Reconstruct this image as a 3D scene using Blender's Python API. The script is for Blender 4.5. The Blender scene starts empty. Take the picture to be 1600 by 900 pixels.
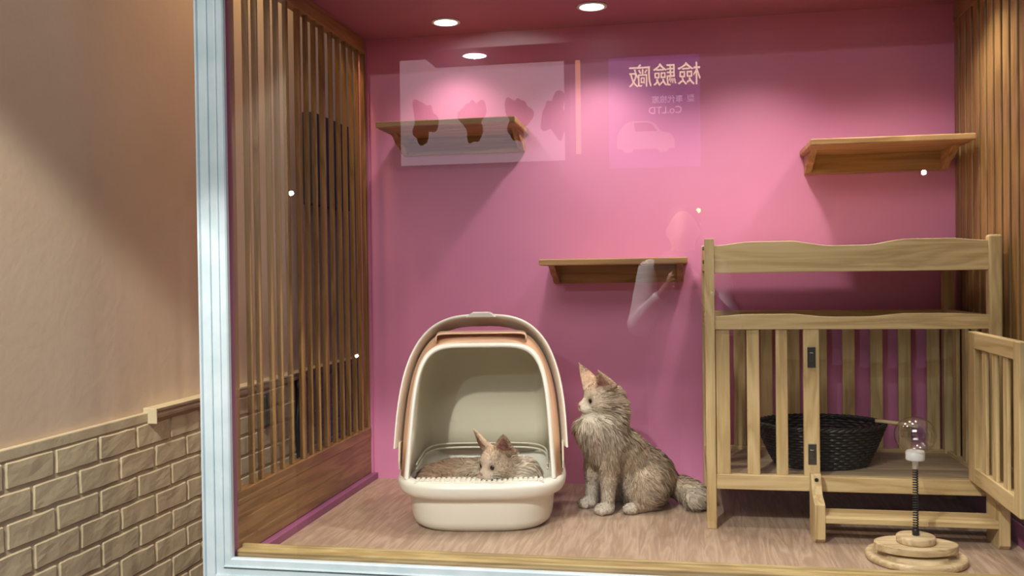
import bpy, bmesh, math, random
import numpy as np
from mathutils import Vector, Matrix, noise as mnoise
random.seed(4)
PI = math.pi
SC = bpy.context.scene
COL = SC.collection

# ------------------------------------------------------------------ camera
cam_d = bpy.data.cameras.new('camera')
cam = bpy.data.objects.new('camera', cam_d); COL.objects.link(cam); SC.camera = cam
YAW, PITCH, ROLL = .1828, -.0129, -.0132
fw = Vector((-math.sin(YAW)*math.cos(PITCH), math.cos(YAW)*math.cos(PITCH), math.sin(PITCH)))
rt = Vector((math.cos(YAW), math.sin(YAW), 0)); up = rt.cross(fw)
cr, sr = math.cos(ROLL), math.sin(ROLL)
r2 = rt*cr + up*sr; u2 = up*cr - rt*sr
m = Matrix((r2, u2, -fw)).transposed().to_4x4(); m.translation = Vector((0, 0, .75))
cam.matrix_world = m
cam_d.sensor_width = 36; cam_d.lens = 36*1450/1600; cam_d.clip_start = .02; cam_d.clip_end = 100

# ------------------------------------------------------------------ world, light, exposure
SC.view_settings.view_transform = 'Standard'; SC.view_settings.look = 'None'
SC.view_settings.gamma = 1; SC.view_settings.use_curve_mapping = False
SC.view_settings.exposure = 0.0
world = bpy.data.worlds.new('night_sky'); SC.world = world; world.use_nodes = True
world.node_tree.nodes['Background'].inputs[0].default_value = (.40, .28, .62, 1)
world.node_tree.nodes['Background'].inputs[1].default_value = .22
CEIL = 1.636

def spot(name, loc, power, col, size, blend, rad, target=None, parent=None):
    d = bpy.data.lights.new(name, 'SPOT'); d.energy = power; d.color = col
    d.spot_size = math.radians(size); d.spot_blend = blend; d.shadow_soft_size = rad
    o = bpy.data.objects.new(name, d); COL.objects.link(o); o.location = loc
    if target is not None:
        o.rotation_euler = (Vector(target)-Vector(loc)).to_track_quat('-Z', 'Y').to_euler()
    if parent: o.parent = parent
    return o
def area(name, loc, power, col, sx, sy, target):
    d = bpy.data.lights.new(name, 'AREA'); d.energy = power; d.color = col
    d.shape = 'RECTANGLE'; d.size = sx; d.size_y = sy
    o = bpy.data.objects.new(name, d); COL.objects.link(o); o.location = loc
    o.rotation_euler = (Vector(target)-Vector(loc)).to_track_quat('-Z', 'Y').to_euler()
    return o
P_IN, P_INFRONT = 29, 22
P_CANOPY, P_STREET, P_WARM, P_SOFT = 60, 340, 38, 90
WARM = (1, .90, .80); COOL = (.80, .97, 1.0)
street = spot('street_lamp_light', (-.9, 0, 2.285), P_STREET, (1, .93, .88), 120, .10, .04, (-.9, 0, 0))
spot('canopy_lamp_light', (-1.144, -.70, 1.987), P_CANOPY, COOL, 62, .35, .006, (-.25, 2.5, .55))
area('soft_fill_light', (-.5, -1.3, 3.35), P_SOFT, (1, .95, .88), 2.0, 1.2, (-.3, 2.4, .5))  # unseen soft fill from above the street, added to light the window front
warm = bpy.data.lights.new('warm_bulb_light', 'POINT'); warm.energy = P_WARM; warm.color = (1, .66, .30); warm.shadow_soft_size = .04
wo = bpy.data.objects.new('warm_bulb_light', warm); COL.objects.link(wo); wo.location = (-1.36, 2.95, 2.25)

# ------------------------------------------------------------------ materials
def mat(name, col, rough=.6, spec=.5, metal=0):
    m = bpy.data.materials.new(name); m.use_nodes = True
    b = m.node_tree.nodes['Principled BSDF']
    b.inputs['Base Color'].default_value = (*col, 1); b.inputs['Roughness'].default_value = rough
    b.inputs['Specular IOR Level'].default_value = spec; b.inputs['Metallic'].default_value = metal
    return m
def nd(m, t, **k):
    n = m.node_tree.nodes.new(t)
    for a, v in k.items(): setattr(n, a, v)
    return n
def lk(m, a, b): m.node_tree.links.new(a, b)
def ramp(m, stops):
    n = nd(m, 'ShaderNodeValToRGB')
    e = n.color_ramp.elements
    while len(e) < len(stops): e.new(.5)
    for i, (p, c) in enumerate(stops): e[i].position = p; e[i].color = (*c, 1)
    return n
def wood(name, axis, c0, c1, c2, scale=1, rough=.5, world_co=False):
    m = mat(name, c1, rough); b = m.node_tree.nodes['Principled BSDF']
    tc = nd(m, 'ShaderNodeTexCoord'); mp = nd(m, 'ShaderNodeMapping')
    oi = nd(m, 'ShaderNodeObjectInfo')
    ad = nd(m, 'ShaderNodeVectorMath', operation='ADD')
    lk(m, tc.outputs['Object'], ad.inputs[0]); 
    ml = nd(m, 'ShaderNodeVectorMath', operation='SCALE'); ml.inputs[3].default_value = 3.7
    cb = nd(m, 'ShaderNodeCombineXYZ')
    for i in range(3): lk(m, oi.outputs['Random'], cb.inputs[i])
    lk(m, cb.outputs[0], ml.inputs[0]); lk(m, ml.outputs[0], ad.inputs[1])
    s = [14*scale]*3; s[axis] = 1.3*scale
    mp.inputs['Scale'].default_value = s
    lk(m, ad.outputs[0], mp.inputs[0])
    n1 = nd(m, 'ShaderNodeTexNoise'); n1.inputs['Scale'].default_value = 1.3; n1.inputs['Detail'].default_value = 3; n1.inputs['Distortion'].default_value = .6
    lk(m, mp.outputs[0], n1.inputs[0])
    mu = nd(m, 'ShaderNodeMath', operation='MULTIPLY'); mu.inputs[1].default_value = 9
    fr = nd(m, 'ShaderNodeMath', operation='PINGPONG'); fr.inputs[1].default_value = 1
    lk(m, n1.outputs[0], mu.inputs[0]); lk(m, mu.outputs[0], fr.inputs[0])
    s2 = [160*scale]*3; s2[axis] = 5*scale
    mp2 = nd(m, 'ShaderNodeMapping'); mp2.inputs['Scale'].default_value = s2; lk(m, ad.outputs[0], mp2.inputs[0])
    n2 = nd(m, 'ShaderNodeTexNoise'); n2.inputs['Scale'].default_value = 1; n2.inputs['Detail'].default_value = 2
    lk(m, mp2.outputs[0], n2.inputs[0])
    mx = nd(m, 'ShaderNodeMath', operation='MULTIPLY_ADD'); mx.inputs[1].default_value = .55
    sb = nd(m, 'ShaderNodeMath', operation='MULTIPLY'); sb.inputs[1].default_value = .5
    lk(m, n2.outputs[0], sb.inputs[0]); lk(m, fr.outputs[0], mx.inputs[0]); lk(m, sb.outputs[0], mx.inputs[2])
    rp = ramp(m, [(.1, c0), (.5, c1), (.9, c2)]); lk(m, mx.outputs[0], rp.inputs[0])
    lk(m, rp.outputs[0], b.inputs['Base Color'])
    bp = nd(m, 'ShaderNodeBump'); bp.inputs['Strength'].default_value = .12; bp.inputs['Distance'].default_value = .002
    lk(m, n2.outputs[0], bp.inputs['Height']); lk(m, bp.outputs[0], b.inputs['Normal'])
    return m
def mottled(name, c0, c1, scale, rough=.6, bump=0, bscale=60, spec=.5, detail=4):
    m = mat(name, c0, rough, spec); b = m.node_tree.nodes['Principled BSDF']
    tc = nd(m, 'ShaderNodeTexCoord'); n = nd(m, 'ShaderNodeTexNoise'); n.inputs['Scale'].default_value = scale; n.inputs['Detail'].default_value = detail
    lk(m, tc.outputs['Object'], n.inputs[0]); rp = ramp(m, [(.35, c0), (.65, c1)]); lk(m, n.outputs[0], rp.inputs[0]); lk(m, rp.outputs[0], b.inputs['Base Color'])
    if bump:
        n2 = nd(m, 'ShaderNodeTexNoise'); n2.inputs['Scale'].default_value = bscale; n2.inputs['Detail'].default_value = 5
        lk(m, tc.outputs['Object'], n2.inputs[0])
        bp = nd(m, 'ShaderNodeBump'); bp.inputs['Strength'].default_value = bump; bp.inputs['Distance'].default_value = .003
        lk(m, n2.outputs[0], bp.inputs['Height']); lk(m, bp.outputs[0], b.inputs['Normal'])
    return m
PINE = [wood('pine_'+'xyz'[a], a, (.41, .275, .12), (.57, .415, .20), (.67, .51, .27)) for a in range(3)]
SHELFW = [wood('shelf_wood_'+'xyz'[a], a, (.24, .12, .045), (.40, .22, .085), (.50, .30, .13)) for a in range(3)]
SLATW = [wood('slat_wood_'+'xyz'[a], a, (.175, .09, .028), (.285, .155, .053), (.38, .22, .08), rough=.42) for a in range(3)]
TOYW = wood('toy_wood', 0, (.40, .29, .15), (.58, .44, .25), (.70, .56, .36), 1.5)
FLOORW = wood('floor_laminate', 1, (.31, .215, .15), (.41, .29, .205), (.52, .39, .29), 1.7, .42)
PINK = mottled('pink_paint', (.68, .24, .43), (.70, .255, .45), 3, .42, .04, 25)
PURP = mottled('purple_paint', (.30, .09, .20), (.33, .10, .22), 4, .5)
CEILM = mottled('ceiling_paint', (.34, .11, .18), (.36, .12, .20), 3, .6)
PLASTER = mottled('plaster_paint', (.58, .45, .30), (.63, .50, .35), 2.2, .8, .25, 40)
BRICKM = mottled('painted_brick', (.49, .41, .25), (.55, .47, .29), 9, .55, .5, 45)
UPVC = mottled('white_frame', (.50, .62, .65), (.60, .70, .73), 12, .35)
CREAM = mat('cream_plastic', (.78, .72, .56), .32)
CREAM.node_tree.nodes['Principled BSDF'].inputs['Subsurface Weight'].default_value = .0
CREAMW = mat('light_cream_plastic', (.83, .80, .71), .3)
PEACH = mat('peach_plastic', (.80, .50, .32), .32)
TAUPE = mat('inner_cream_plastic', (.76, .71, .56), .35)
BLACKP = mat('black_plastic', (.012, .012, .013), .4)
WICKER = mottled('black_wicker', (.012, .010, .009), (.03, .025, .02), 90, .45)
STEEL = mat('hinge_metal', (.22, .22, .20), .35, metal=1)
DARKM = mat('dark_recess', (.03, .025, .03), .8)
STRAW = wood('bamboo_stick', 0, (.45, .33, .16), (.6, .45, .25), (.7, .55, .33))
LAMPW = mat('lamp_trim', (.8, .8, .8), .4)
def emis(name, col, s):
    m = mat(name, (.02, .02, .02)); b = m.node_tree.nodes['Principled BSDF']
    b.inputs['Emission Color'].default_value = (*col, 1); b.inputs['Emission Strength'].default_value = s
    return m
LENS = emis('lamp_lens', (.88, 1, .96), 9)
def glass(name, tint, f0=.04, rough=.0, boost=1.0):
    m = bpy.data.materials.new(name); m.use_nodes = True; nt = m.node_tree; nt.nodes.clear()
    o = nd(m, 'ShaderNodeOutputMaterial'); mx = nd(m, 'ShaderNodeMixShader'); t = nd(m, 'ShaderNodeBsdfTransparent'); g = nd(m, 'ShaderNodeBsdfGlossy')
    t.inputs[0].default_value = (*tint, 1); g.inputs['Roughness'].default_value = rough
    lw = nd(m, 'ShaderNodeLayerWeight'); lw.inputs[0].default_value = .5
    pw = nd(m, 'ShaderNodeMath', operation='POWER'); pw.inputs[1].default_value = 5; lk(m, lw.outputs['Facing'], pw.inputs[0])
    mu = nd(m, 'ShaderNodeMath', operation='MULTIPLY_ADD'); mu.inputs[1].default_value = .9; mu.inputs[2].default_value = f0*boost; mu.use_clamp = True
    lk(m, pw.outputs[0], mu.inputs[0]); lk(m, mu.outputs[0], mx.inputs[0]); lk(m, t.outputs[0], mx.inputs[1]); lk(m, g.outputs[0], mx.inputs[2]); lk(m, mx.outputs[0], o.inputs[0])
    return m
GLASS = glass('window_glass', (.97, .98, .97), boost=1.7)
BALLG = glass('clear_plastic', (.90, .90, .90), rough=.03, boost=4)
FROST = mat('frosted_plastic', (.8, .8, .8), .3); FROST.node_tree.nodes['Principled BSDF'].inputs['Alpha'].default_value = .75

# ------------------------------------------------------------------ helpers
def tag(o, label=None, cat=None, group=None, kind=None):
    if label: o['label'] = label
    if cat: o['category'] = cat
    if group: o['group'] = group
    if kind: o['kind'] = kind
    return o
def empty(name, loc, rz=0):
    o = bpy.data.objects.new(name, None); COL.objects.link(o); o.location = loc; o.rotation_euler.z = rz
    o.empty_display_size = .05
    return o
def link(name, me, m, parent=None, loc=None, smooth=False):
    o = bpy.data.objects.new(name, me); COL.objects.link(o)
    if m and not me.materials: me.materials.append(m)
    if parent: o.parent = parent
    if loc is not None: o.location = loc
    if smooth:
        me.polygons.foreach_set('use_smooth', [True]*len(me.polygons))
    return o
def bm_obj(name, bm, m, parent=None, loc=None, smooth=False):
    me = bpy.data.meshes.new(name); bm.normal_update(); bm.to_mesh(me); bm.free()
    return link(name, me, m, parent, loc, smooth)
def bm_box(bm, x0, x1, y0, y1, z0, z1):
    vs = [bm.verts.new((x, y, z)) for x in (x0, x1) for y in (y0, y1) for z in (z0, z1)]
    for f in ((0, 1, 3, 2), (4, 6, 7, 5), (0, 4, 5, 1), (2, 3, 7, 6), (0, 2, 6, 4), (1, 5, 7, 3)):
        bm.faces.new([vs[i] for i in f])
    return vs
def box(name, x0, x1, y0, y1, z0, z1, m, parent=None, bev=.003, seg=2):
    """a board; its own origin sits at its centre"""
    c = Vector(((x0+x1)/2, (y0+y1)/2, (z0+z1)/2)); hx, hy, hz = abs(x1-x0)/2, abs(y1-y0)/2, abs(z1-z0)/2
    bm = bmesh.new(); bm_box(bm, -hx, hx, -hy, hy, -hz, hz)
    if bev:
        bmesh.ops.bevel(bm, geom=bm.edges[:], offset=min(bev, hx*.8, hy*.8, hz*.8), segments=seg, profile=.5, affect='EDGES')
    return bm_obj(name, bm, m, parent, c)
def prism(name, pts, lo, hi, axis, m, parent=None, bev=.002):
    """outline pts extruded along axis (0:x  pts=(y,z); 1:y  pts=(x,z); 2:z  pts=(x,y))"""
    bm = bmesh.new()
    def mk(p, t):
        return (t, p[0], p[1]) if axis == 0 else (p[0], t, p[1]) if axis == 1 else (p[0], p[1], t)
    a = [bm.verts.new(mk(p, lo)) for p in pts]; b = [bm.verts.new(mk(p, hi)) for p in pts]
    bm.faces.new(a); bm.faces.new(b[::-1]); n = len(pts)
    for i in range(n): bm.faces.new((a[i], b[i], b[(i+1) % n], a[(i+1) % n]))
    bmesh.ops.recalc_face_normals(bm, faces=bm.faces[:])
    if bev:
        es = [e for e in bm.edges if len(e.link_faces) == 2 and e.calc_face_angle(0) > .6]
        bmesh.ops.bevel(bm, geom=es, offset=bev, segments=2, profile=.5, affect='EDGES')
    c = Vector((0, 0, 0))
    for v in bm.verts: c += v.co
    c /= len(bm.verts)
    for v in bm.verts: v.co -= c
    return bm_obj(name, bm, m, parent, c)
def lathe(name, prof, m, parent=None, loc=(0, 0, 0), n=48, sx=1, sy=1, smooth=True, cap=True):
    bm = bmesh.new(); rings = []
    for r, z in prof:
        rings.append([bm.verts.new((r*sx*math.cos(2*PI*i/n), r*sy*math.sin(2*PI*i/n), z)) for i in range(n)])
    for a, b in zip(rings, rings[1:]):
        for i in range(n): bm.faces.new((a[i], a[(i+1) % n], b[(i+1) % n], b[i]))
    if cap: bm.faces.new(rings[0][::-1]); bm.faces.new(rings[-1])
    o = bm_obj(name, bm, m, parent, loc)
    if smooth:
        for p in o.data.polygons: p.use_smooth = len(p.vertices) == 4
    return o
def tube(name, pts, r, m, parent=None, n=10, closed=False, loc=None):
    bm = bmesh.new(); P = [Vector(p) for p in pts]; k = len(P); rings = []; prev = None
    for i in range(k):
        if closed: t = (P[(i+1) % k]-P[i-1]).normalized()
        else: t = (P[min(i+1, k-1)]-P[max(i-1, 0)]).normalized()
        if prev is None:
            a = t.cross(Vector((0, 0, 1)));  a = a if a.length > .1 else t.cross(Vector((1, 0, 0)))
        else: a = prev - t*prev.dot(t)
        a.normalize(); prev = a; b = t.cross(a)
        rr = r[i] if isinstance(r, (list, tuple)) else r
        rings.append([bm.verts.new(P[i]+(a*math.cos(2*PI*j/n)+b*math.sin(2*PI*j/n))*rr) for j in range(n)])
    for i in range(k if closed else k-1):
        A, B = rings[i], rings[(i+1) % k]
        for j in range(n): bm.faces.new((A[j], A[(j+1) % n], B[(j+1) % n], B[j]))
    if not closed: bm.faces.new(rings[0][::-1]); bm.faces.new(rings[-1])
    bmesh.ops.recalc_face_normals(bm, faces=bm.faces[:])
    return bm_obj(name, bm, m, parent, loc, smooth=True)
def copy_tree(o, parent=None):
    c = o.copy(); COL.objects.link(c)
    if parent: c.parent = parent
    for ch in list(o.children): copy_tree(ch, c)
    return c
def struct(o): o['kind'] = 'structure'; return o

# ------------------------------------------------------------------ setting: the display box
YB, XL, XR, YG = 3.316, -1.132, .881, 2.212
struct(box('wall_back', -1.16, 1.0, YB, YB+.05, -.03, CEIL+.05, PINK, bev=0))
struct(box('floor', -1.14, 1.0, 2.245, YB+.02, -.03, 0, FLOORW, bev=0))
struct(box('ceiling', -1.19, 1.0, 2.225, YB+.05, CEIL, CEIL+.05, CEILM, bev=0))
struct(box('baseboard_left', -1.20, -1.132, 2.245, YB, -.03, .022, PURP, bev=.001))
struct(box('wall_left_corner', -1.19, -1.146, 3.318-.012, YB+.01, .0, CEIL, PINK, bev=0))
struct(box('wall_right', .955, 1.0, 2.225, YB+.02, -.03, CEIL, SLATW[2], bev=0))
struct(box('baseboard_right', .887, .955, 2.245, YB, -.03, .06, PURP, bev=.001))
struct(box('wall_front_lower', -1.25, 1.08, 2.22, 3.37, -.55, -.03, PURP, bev=0))
struct(box('trim_1', -1.190, -1.1525, 2.206, 2.247, .0, CEIL, PURP, bev=.001))
struct(box('trim_2', -1.1525, .95, 2.206, 2.248, -.03, .022, PURP, bev=.001))
# wooden sill with a thin back lip
SILLW = wood('sill_wood', 0, (.26, .17, .06), (.42, .30, .12), (.55, .42, .19))
prism('trim_3', [(2.232, .0225), (2.232, .044), (2.236, .0475), (2.262, .0475), (2.264, .054), (2.276, .054), (2.276, .0005), (2.250, .0005), (2.250, .0225)], -1.150, .93, 0, SILLW, bev=.0015)
struct(bpy.data.objects['trim_3'])

# window: mitred white frame (swept profile) and pane
def window_frame(x0, x1, z0, z1, prof, m, name):
    bm = bmesh.new(); cs = [(x0, z0, -1, -1), (x1, z0, 1, -1), (x1, z1, 1, 1), (x0, z1, -1, 1)]
    rings = [[bm.verts.new((cx+sx*w, y, cz+sz*w)) for w, y in prof] for cx, cz, sx, sz in cs]
    n = len(prof)
    for i in range(4):
        A, B = rings[i], rings[(i+1) % 4]
        for j in range(n): bm.faces.new((A[j], A[(j+1) % n], B[(j+1) % n], B[j]))
    bmesh.ops.recalc_face_normals(bm, faces=bm.faces[:])
    return bm_obj(name, bm, m)
FY = 2.190
prof = [(0, 2.206), (0, FY+.004), (.003, FY), (.0175, FY-.001), (.0185, FY-.0045), (.021, FY-.0055), (.0225, FY-.0012), (.024, FY+.001),
        (.042, FY+.001), (.0425, FY-.0045), (.045, FY-.0055), (.0465, FY-.001), (.049, FY+.001), (.068, FY), (.070, FY-.007), (.074, FY-.009), (.077, FY-.004), (.077, 2.226), (.02, 2.226), (.02, 2.206)]
wf = window_frame(-1.1425, .98, .0385, CEIL+.02, prof, UPVC, 'window_1'); struct(wf)
pane = box('pane', -1.1625, 1.0, YG, YG+.002, .018, CEIL+.04, GLASS, wf, bev=0)
pane['label'] = 'clear glass pane with faint street reflections'

# exterior wall on the left
XW = -1.5
ZR = .378
struct(box('wall_left', XW-.12, XW, 1.05, 5.2, -.55, 2.9, PLASTER, bev=0))
def brick_panel():
    bm = bmesh.new(); rnd = random.Random(3)
    bw, bh = .1685, .0685
    bm_box(bm, XW, XW+.0145, 1.05, 5.1, -.55, ZR-.004)
    row = 0; z = ZR-.030
    while z > -.5:
        off = (0 if row % 2 else .5)*bw + rnd.uniform(-.006, .006)
        y = 1.06+off
        while y < 5.0:
            w = bw-.011
            b2 = bmesh.new(); vs = bm_box(b2, XW+.006, XW+.0185, y, y+w, z-bh+.0095, z)
            bmesh.ops.subdivide_edges(b2, edges=b2.edges[:], cuts=3, use_grid_fill=True)
            for v in b2.verts:
                k = mnoise.noise(v.co*22+Vector((row*3, 0, 0)))
                v.co.y += k*.0028; v.co.z += mnoise.noise(v.co*26+Vector((9, 1, 2)))*.0028
                ey = min(v.co.y-y, y+w-v.co.y); ez = min(v.co.z-(z-bh+.0095), z-v.co.z)
                if v.co.x > XW+.017: v.co.x += mnoise.noise(v.co*30)*.0018
            bmesh.ops.bevel(b2, geom=[e for e in b2.edges if len(e.link_faces) == 2 and e.calc_face_angle(0) > .9 and min(e.verts[0].co.x, e.verts[1].co.x) > XW+.012], offset=.003, segments=1, affect='EDGES')
            me = bpy.data.meshes.new('t'); b2.to_mesh(me); b2.free(); bm.from_mesh(me); bpy.data.meshes.remove(me)
            y += bw
        z -= bh; row += 1
    return bm_obj('wall_left_brick', bm, BRICKM)
struct(brick_panel())
# plain flat strip above the bricks, then the moulded chair rail beginning part way
struct(box('trim_4', XW, XW+.017, 1.05, 2.385, ZR-.026, ZR+.002, BRICKM, bev=.003))
rail = prism('trim_5', [(XW, ZR-.03), (XW+.014, ZR-.03), (XW+.018, ZR-.022), (XW+.030, ZR-.018), (XW+.034, ZR-.008), (XW+.030, ZR), (XW+.040, ZR+.004), (XW+.042, ZR+.012), (XW, ZR+.014)], 2.375, 5.0, 1, BRICKM, bev=.001)
struct(rail)
struct(box('trim_6', XW+.002, XW+.044, 2.371, 2.376, ZR-.030, ZR+.0145, BRICKM, bev=.003))
cn = empty('canopy', (0, -.70, 2.0)); tag(cn, 'dark street canopy over the pavement with one round lamp mirrored below the ceiling', 'canopy')
box('slab', -1.45, 1.7, -.30, .25, .006, .09, DARKM, cn); box('fascia', -1.46, 1.71, .25, .27, -.03, .12, DARKM, cn)
for x in (-1.40, 1.6): tube('hanging_rod', [(x, 0, .09), (x, 0, 1.6)], .012, DARKM, cn)
cl = empty('canopy_lamp', (-1.144, -.70, 2.0)); tag(cl, 'round canopy lamp mirrored in the glass below the left ceiling downlight', 'ceiling light')
lathe('rim', [(.066, -.008), (.074, -.008), (.076, .005), (.066, .005)], LAMPW, cl, cap=False)
lathe('lens', [(.0005, -.006), (.066, -.006), (.067, .0)], emis('canopy_lens', (.88, 1, .96), 30), cl)
struct(box('ground', -8, 8, -9, 6, -.60, -.55, mottled('pavement', (.06, .058, .055), (.10, .095, .09), 5, .8), bev=0))

# things on the outer wall behind the slats
b = box('meter_box', XW, XW+.05, 3.52, 3.96, 1.05, 1.42, BLACKP, bev=.004); tag(b, 'black box on the outer wall seen through the slats at their upper middle', 'box')
t = empty('wall_socket_box', (XW+.018, 3.10, .23)); tag(t, 'small black box low on the outer brick wall behind the slats', 'box')
box('housing', 0, .03, -.045, .045, 0, .11, BLACKP, t); box('cover', .03, .034, -.035, .035, .012, .098, BLACKP, t)
tag(tube('cable', [(XW+.03, 3.37+.01*math.sin(i), .36-.36*i/9) for i in range(10)], .012, BLACKP), 'thick black cable running down the outer brick wall behind the slats', 'cable')

# ------------------------------------------------------------------ slat screens
def slat_screen(name, x_in, side, y0, y1, spans, zb, zt, label):
    """side -1: left screen (its thickness lies to the left)"""
    t = empty(name, (x_in, y0, 0)); tag(t, label, 'slat screen', 'slatted wooden side screens')
    X = lambda d: side*d
    def bx(n, d0, d1, ya, yb, za, zc, m):
        return box(n, min(X(d0), X(d1)), max(X(d0), X(d1)), ya-y0, yb-y0, za, zc, m, t, bev=.0025)
    bx('top_panel', .002, .03, y0, y1, zt+.032, CEIL-.001, SLATW[1])
    bx('top_rail', 0, .034, y0+.001, y1, zt, zt+.033, SLATW[1])
    bx('bottom_panel', .002, .03, y0, y1, .0235 if side < 0 else .062, zb-.035, SLATW[1])
    bx('bottom_rail', 0, .034, y0+.001, y1, zb-.036, zb, SLATW[1])
    for a, b_ in spans: bx('slat', .003, .003+SLT, a, b_, zb-.001, zt+.002, SLATW[2])
    return t
SLT = .018
# dark spans measured on the screen plane (near edge of what hides the view, far edge of the inner face)
L = [(2.316, 2.361), (2.370, 2.417), (2.450, 2.498), (2.507, 2.554), (2.574, 2.620), (2.655, 2.712), (2.724, 2.768), (2.784, 2.834), (2.847, 2.909), (2.931, 2.974), (2.996, 3.042), (3.057, 3.104), (3.120, 3.169), (3.185, 3.228), (3.253, 3.292)]
spans = [(2.247, 2.277)]+[(a+SLT/(1.16/((a+b)/2)), b) for a, b in L]
slat_screen('slat_screen', -1.152, -1, 2.247, 3.304, spans, .193, 1.580, 'brown slat screen on the left of the display, outer wall showing through its gaps')
spr = [(2.255+.0672*i, 2.255+.0672*i+.050) for i in range(16)]
slat_screen('slat_screen', .890, 1, 2.247, 3.312, spr, .20, 1.575, 'brown wooden slat screen along the right side, behind the pine cage')

# ------------------------------------------------------------------ downlights
def downlight(x, y, z, label, power, col, group, size=125, blend=.5):
    t = empty('downlight', (x, y, z)); tag(t, label, 'ceiling light', group)
    lathe('trim_ring', [(.040, -.001), (.047, -.001), (.050, .0), (.050, .004), (.040, .004)], LAMPW, t, (0, 0, -.0045), cap=False)
    lathe('lens', [(.0005, -.0035), (.041, -.0035), (.0415, .0)], LENS, t, (0, 0, -.001), cap=True)
    spot('downlight_light', (0, 0, -.012), power, col, size, blend, .04, parent=t)
    return t
G = 'round downlights in the display ceiling'
downlight(-.801, 3.167-.03, CEIL, 'round white ceiling downlight left of centre, above the upper left shelf', P_IN*.5, WARM, G, 115, .8)
downlight(-.287, 3.095-.03, CEIL, 'round white ceiling downlight right of the other, at the top edge of the picture', P_IN, WARM, G, 120, .8)
downlight(.23, 2.95, CEIL, 'round ceiling downlight further right, above the pine cage', P_IN*1.15, WARM, G, 125, .8)
downlight(.70, 2.87, CEIL, 'round ceiling downlight nearest the right slat screen', P_IN*.9, WARM, G, 125, .8)
downlight(-.35, 2.48, CEIL, 'added unseen ceiling downlight near the glass on the left, a front fill', P_INFRONT, WARM, G, 105, .7)  # front row out of view, added to light the faces towards the glass
downlight(.36, 2.46, CEIL, 'added unseen ceiling downlight near the glass on the right, a front fill', P_INFRONT*.66, WARM, G, 105, .7)  # its unseen right-hand partner, added to brighten the cage front

# ------------------------------------------------------------------ wall shelves
def make_shelf():
    t = empty('wall_shelf', (0, 0, 0))
    W, D, T, H = .484, .284, .021, .083
    box('shelf_board', 0, W, 0, D, -T, 0, SHELFW[0], t, bev=.004)
    box('back_board', .014, W-.014, D-.018, D, -H, -T, SHELFW[0], t, bev=.002)
    for x in (.014, W-.014-.022):
        pts = [(D-.018, -T), (D-.018, -H+.002), (D-.035, -H+.004), (D-.060, -H+.022), (D-.075, -H+.026), (D-.100, -H+.030), (D-.135, -H+.050), (D-.150, -T-.006), (D-.165, -T)]
        prism('bracket', pts, x, x+.022, 0, SHELFW[1], t, bev=.0015)
    return t
sh = make_shelf()
SG = 'wooden cat shelves on the pink wall'
sh.location = (-1.027, 3.032, 1.281); tag(sh, 'wooden cat shelf high on the left of the pink wall', 'shelf', SG)
s2 = copy_tree(sh); s2.location = (-.470, 3.032, .804); tag(s2, 'wooden cat shelf at mid height in the middle of the pink wall', 'shelf', SG)
s3 = copy_tree(sh); s3.location = (.396, 3.032, 1.167); tag(s3, 'wooden cat shelf on the right of the pink wall above the pine cage', 'shelf', SG)

# ------------------------------------------------------------------ pine cage
cage = empty('pet_cage', (.06, 2.78, 0)); tag(cage, 'light pine slatted cage on legs with its front gate open, black basket inside', 'cage')
CX, CY = .06, 2.78
def cb(n, x0, x1, y0, y1, z0, z1, m=PINE[2], par=None, bev=.0025):
    return box(n, x0-CX, x1-CX, y0-CY, y1-CY, z0, z1, m, par or cage, bev)
YBK = 3.27
cb('post', .061, .089, 2.775, 2.81, 0, .852)
cb('post', .835, .870, 2.775, 2.81, 0, .848, bev=.006)
cb('post', .061, .089, YBK-.035, YBK, 0, .845)
cb('post', .835, .870, YBK-.035, YBK, 0, .845)
def wavy(n, x0, x1, y0, y1, z0, f, m):
    k = 40; top = [(x1-(x1-x0)*i/k-CX, f((x1-(x1-x0)*i/k-x0)/(x1-x0))) for i in range(k+1)]
    return prism(n, [(x0-CX, z0), (x1-CX, z0)]+top, y0-CY, y1-CY, 1, m, cage, bev=.002)
def ff(lo, hi):
    def f(u):
        s = lambda t: (lambda q: q*q*(3-2*q))(min(1, max(0, t)))
        v = .35+.65*s(u/.14) if u < .3 else 1-s((u-.28)/.16) if u < .5 else s((u-.56)/.16) if u < .8 else 1-.5*s((u-.86)/.14)
        return lo+(hi-lo)*v
    return f
wavy('top_rail', .089, .836, 2.783, 2.803, .750, ff(.826, .841), PINE[0])
wavy('upper_rail', .089, .836, 2.780, 2.805, .585, ff(.621, .630), PINE[0])
cb('bottom_rail', .089, .836, 2.780, 2.805, .117, .161, PINE[0])
for a, b_ in ((.0905, .131), (.179, .215), (.261, .294)): cb('front_slat', a, b_, 2.785, 2.800, .160, .586)
gp = cb('gate_post', .338, .382, 2.782, 2.804, .160, .586)
for z in (.505, .225):
    pl = box('latch_plate', -.0115, .0115, -.0145, -.011, z-.373-.030, z-.373+.030, STEEL, gp, bev=.0014); pl['label'] = 'dark metal latch plate'
    box('catch', -.006, .006, -.006, .0, -.012, .014, STEEL, pl, bev=.002)
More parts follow.
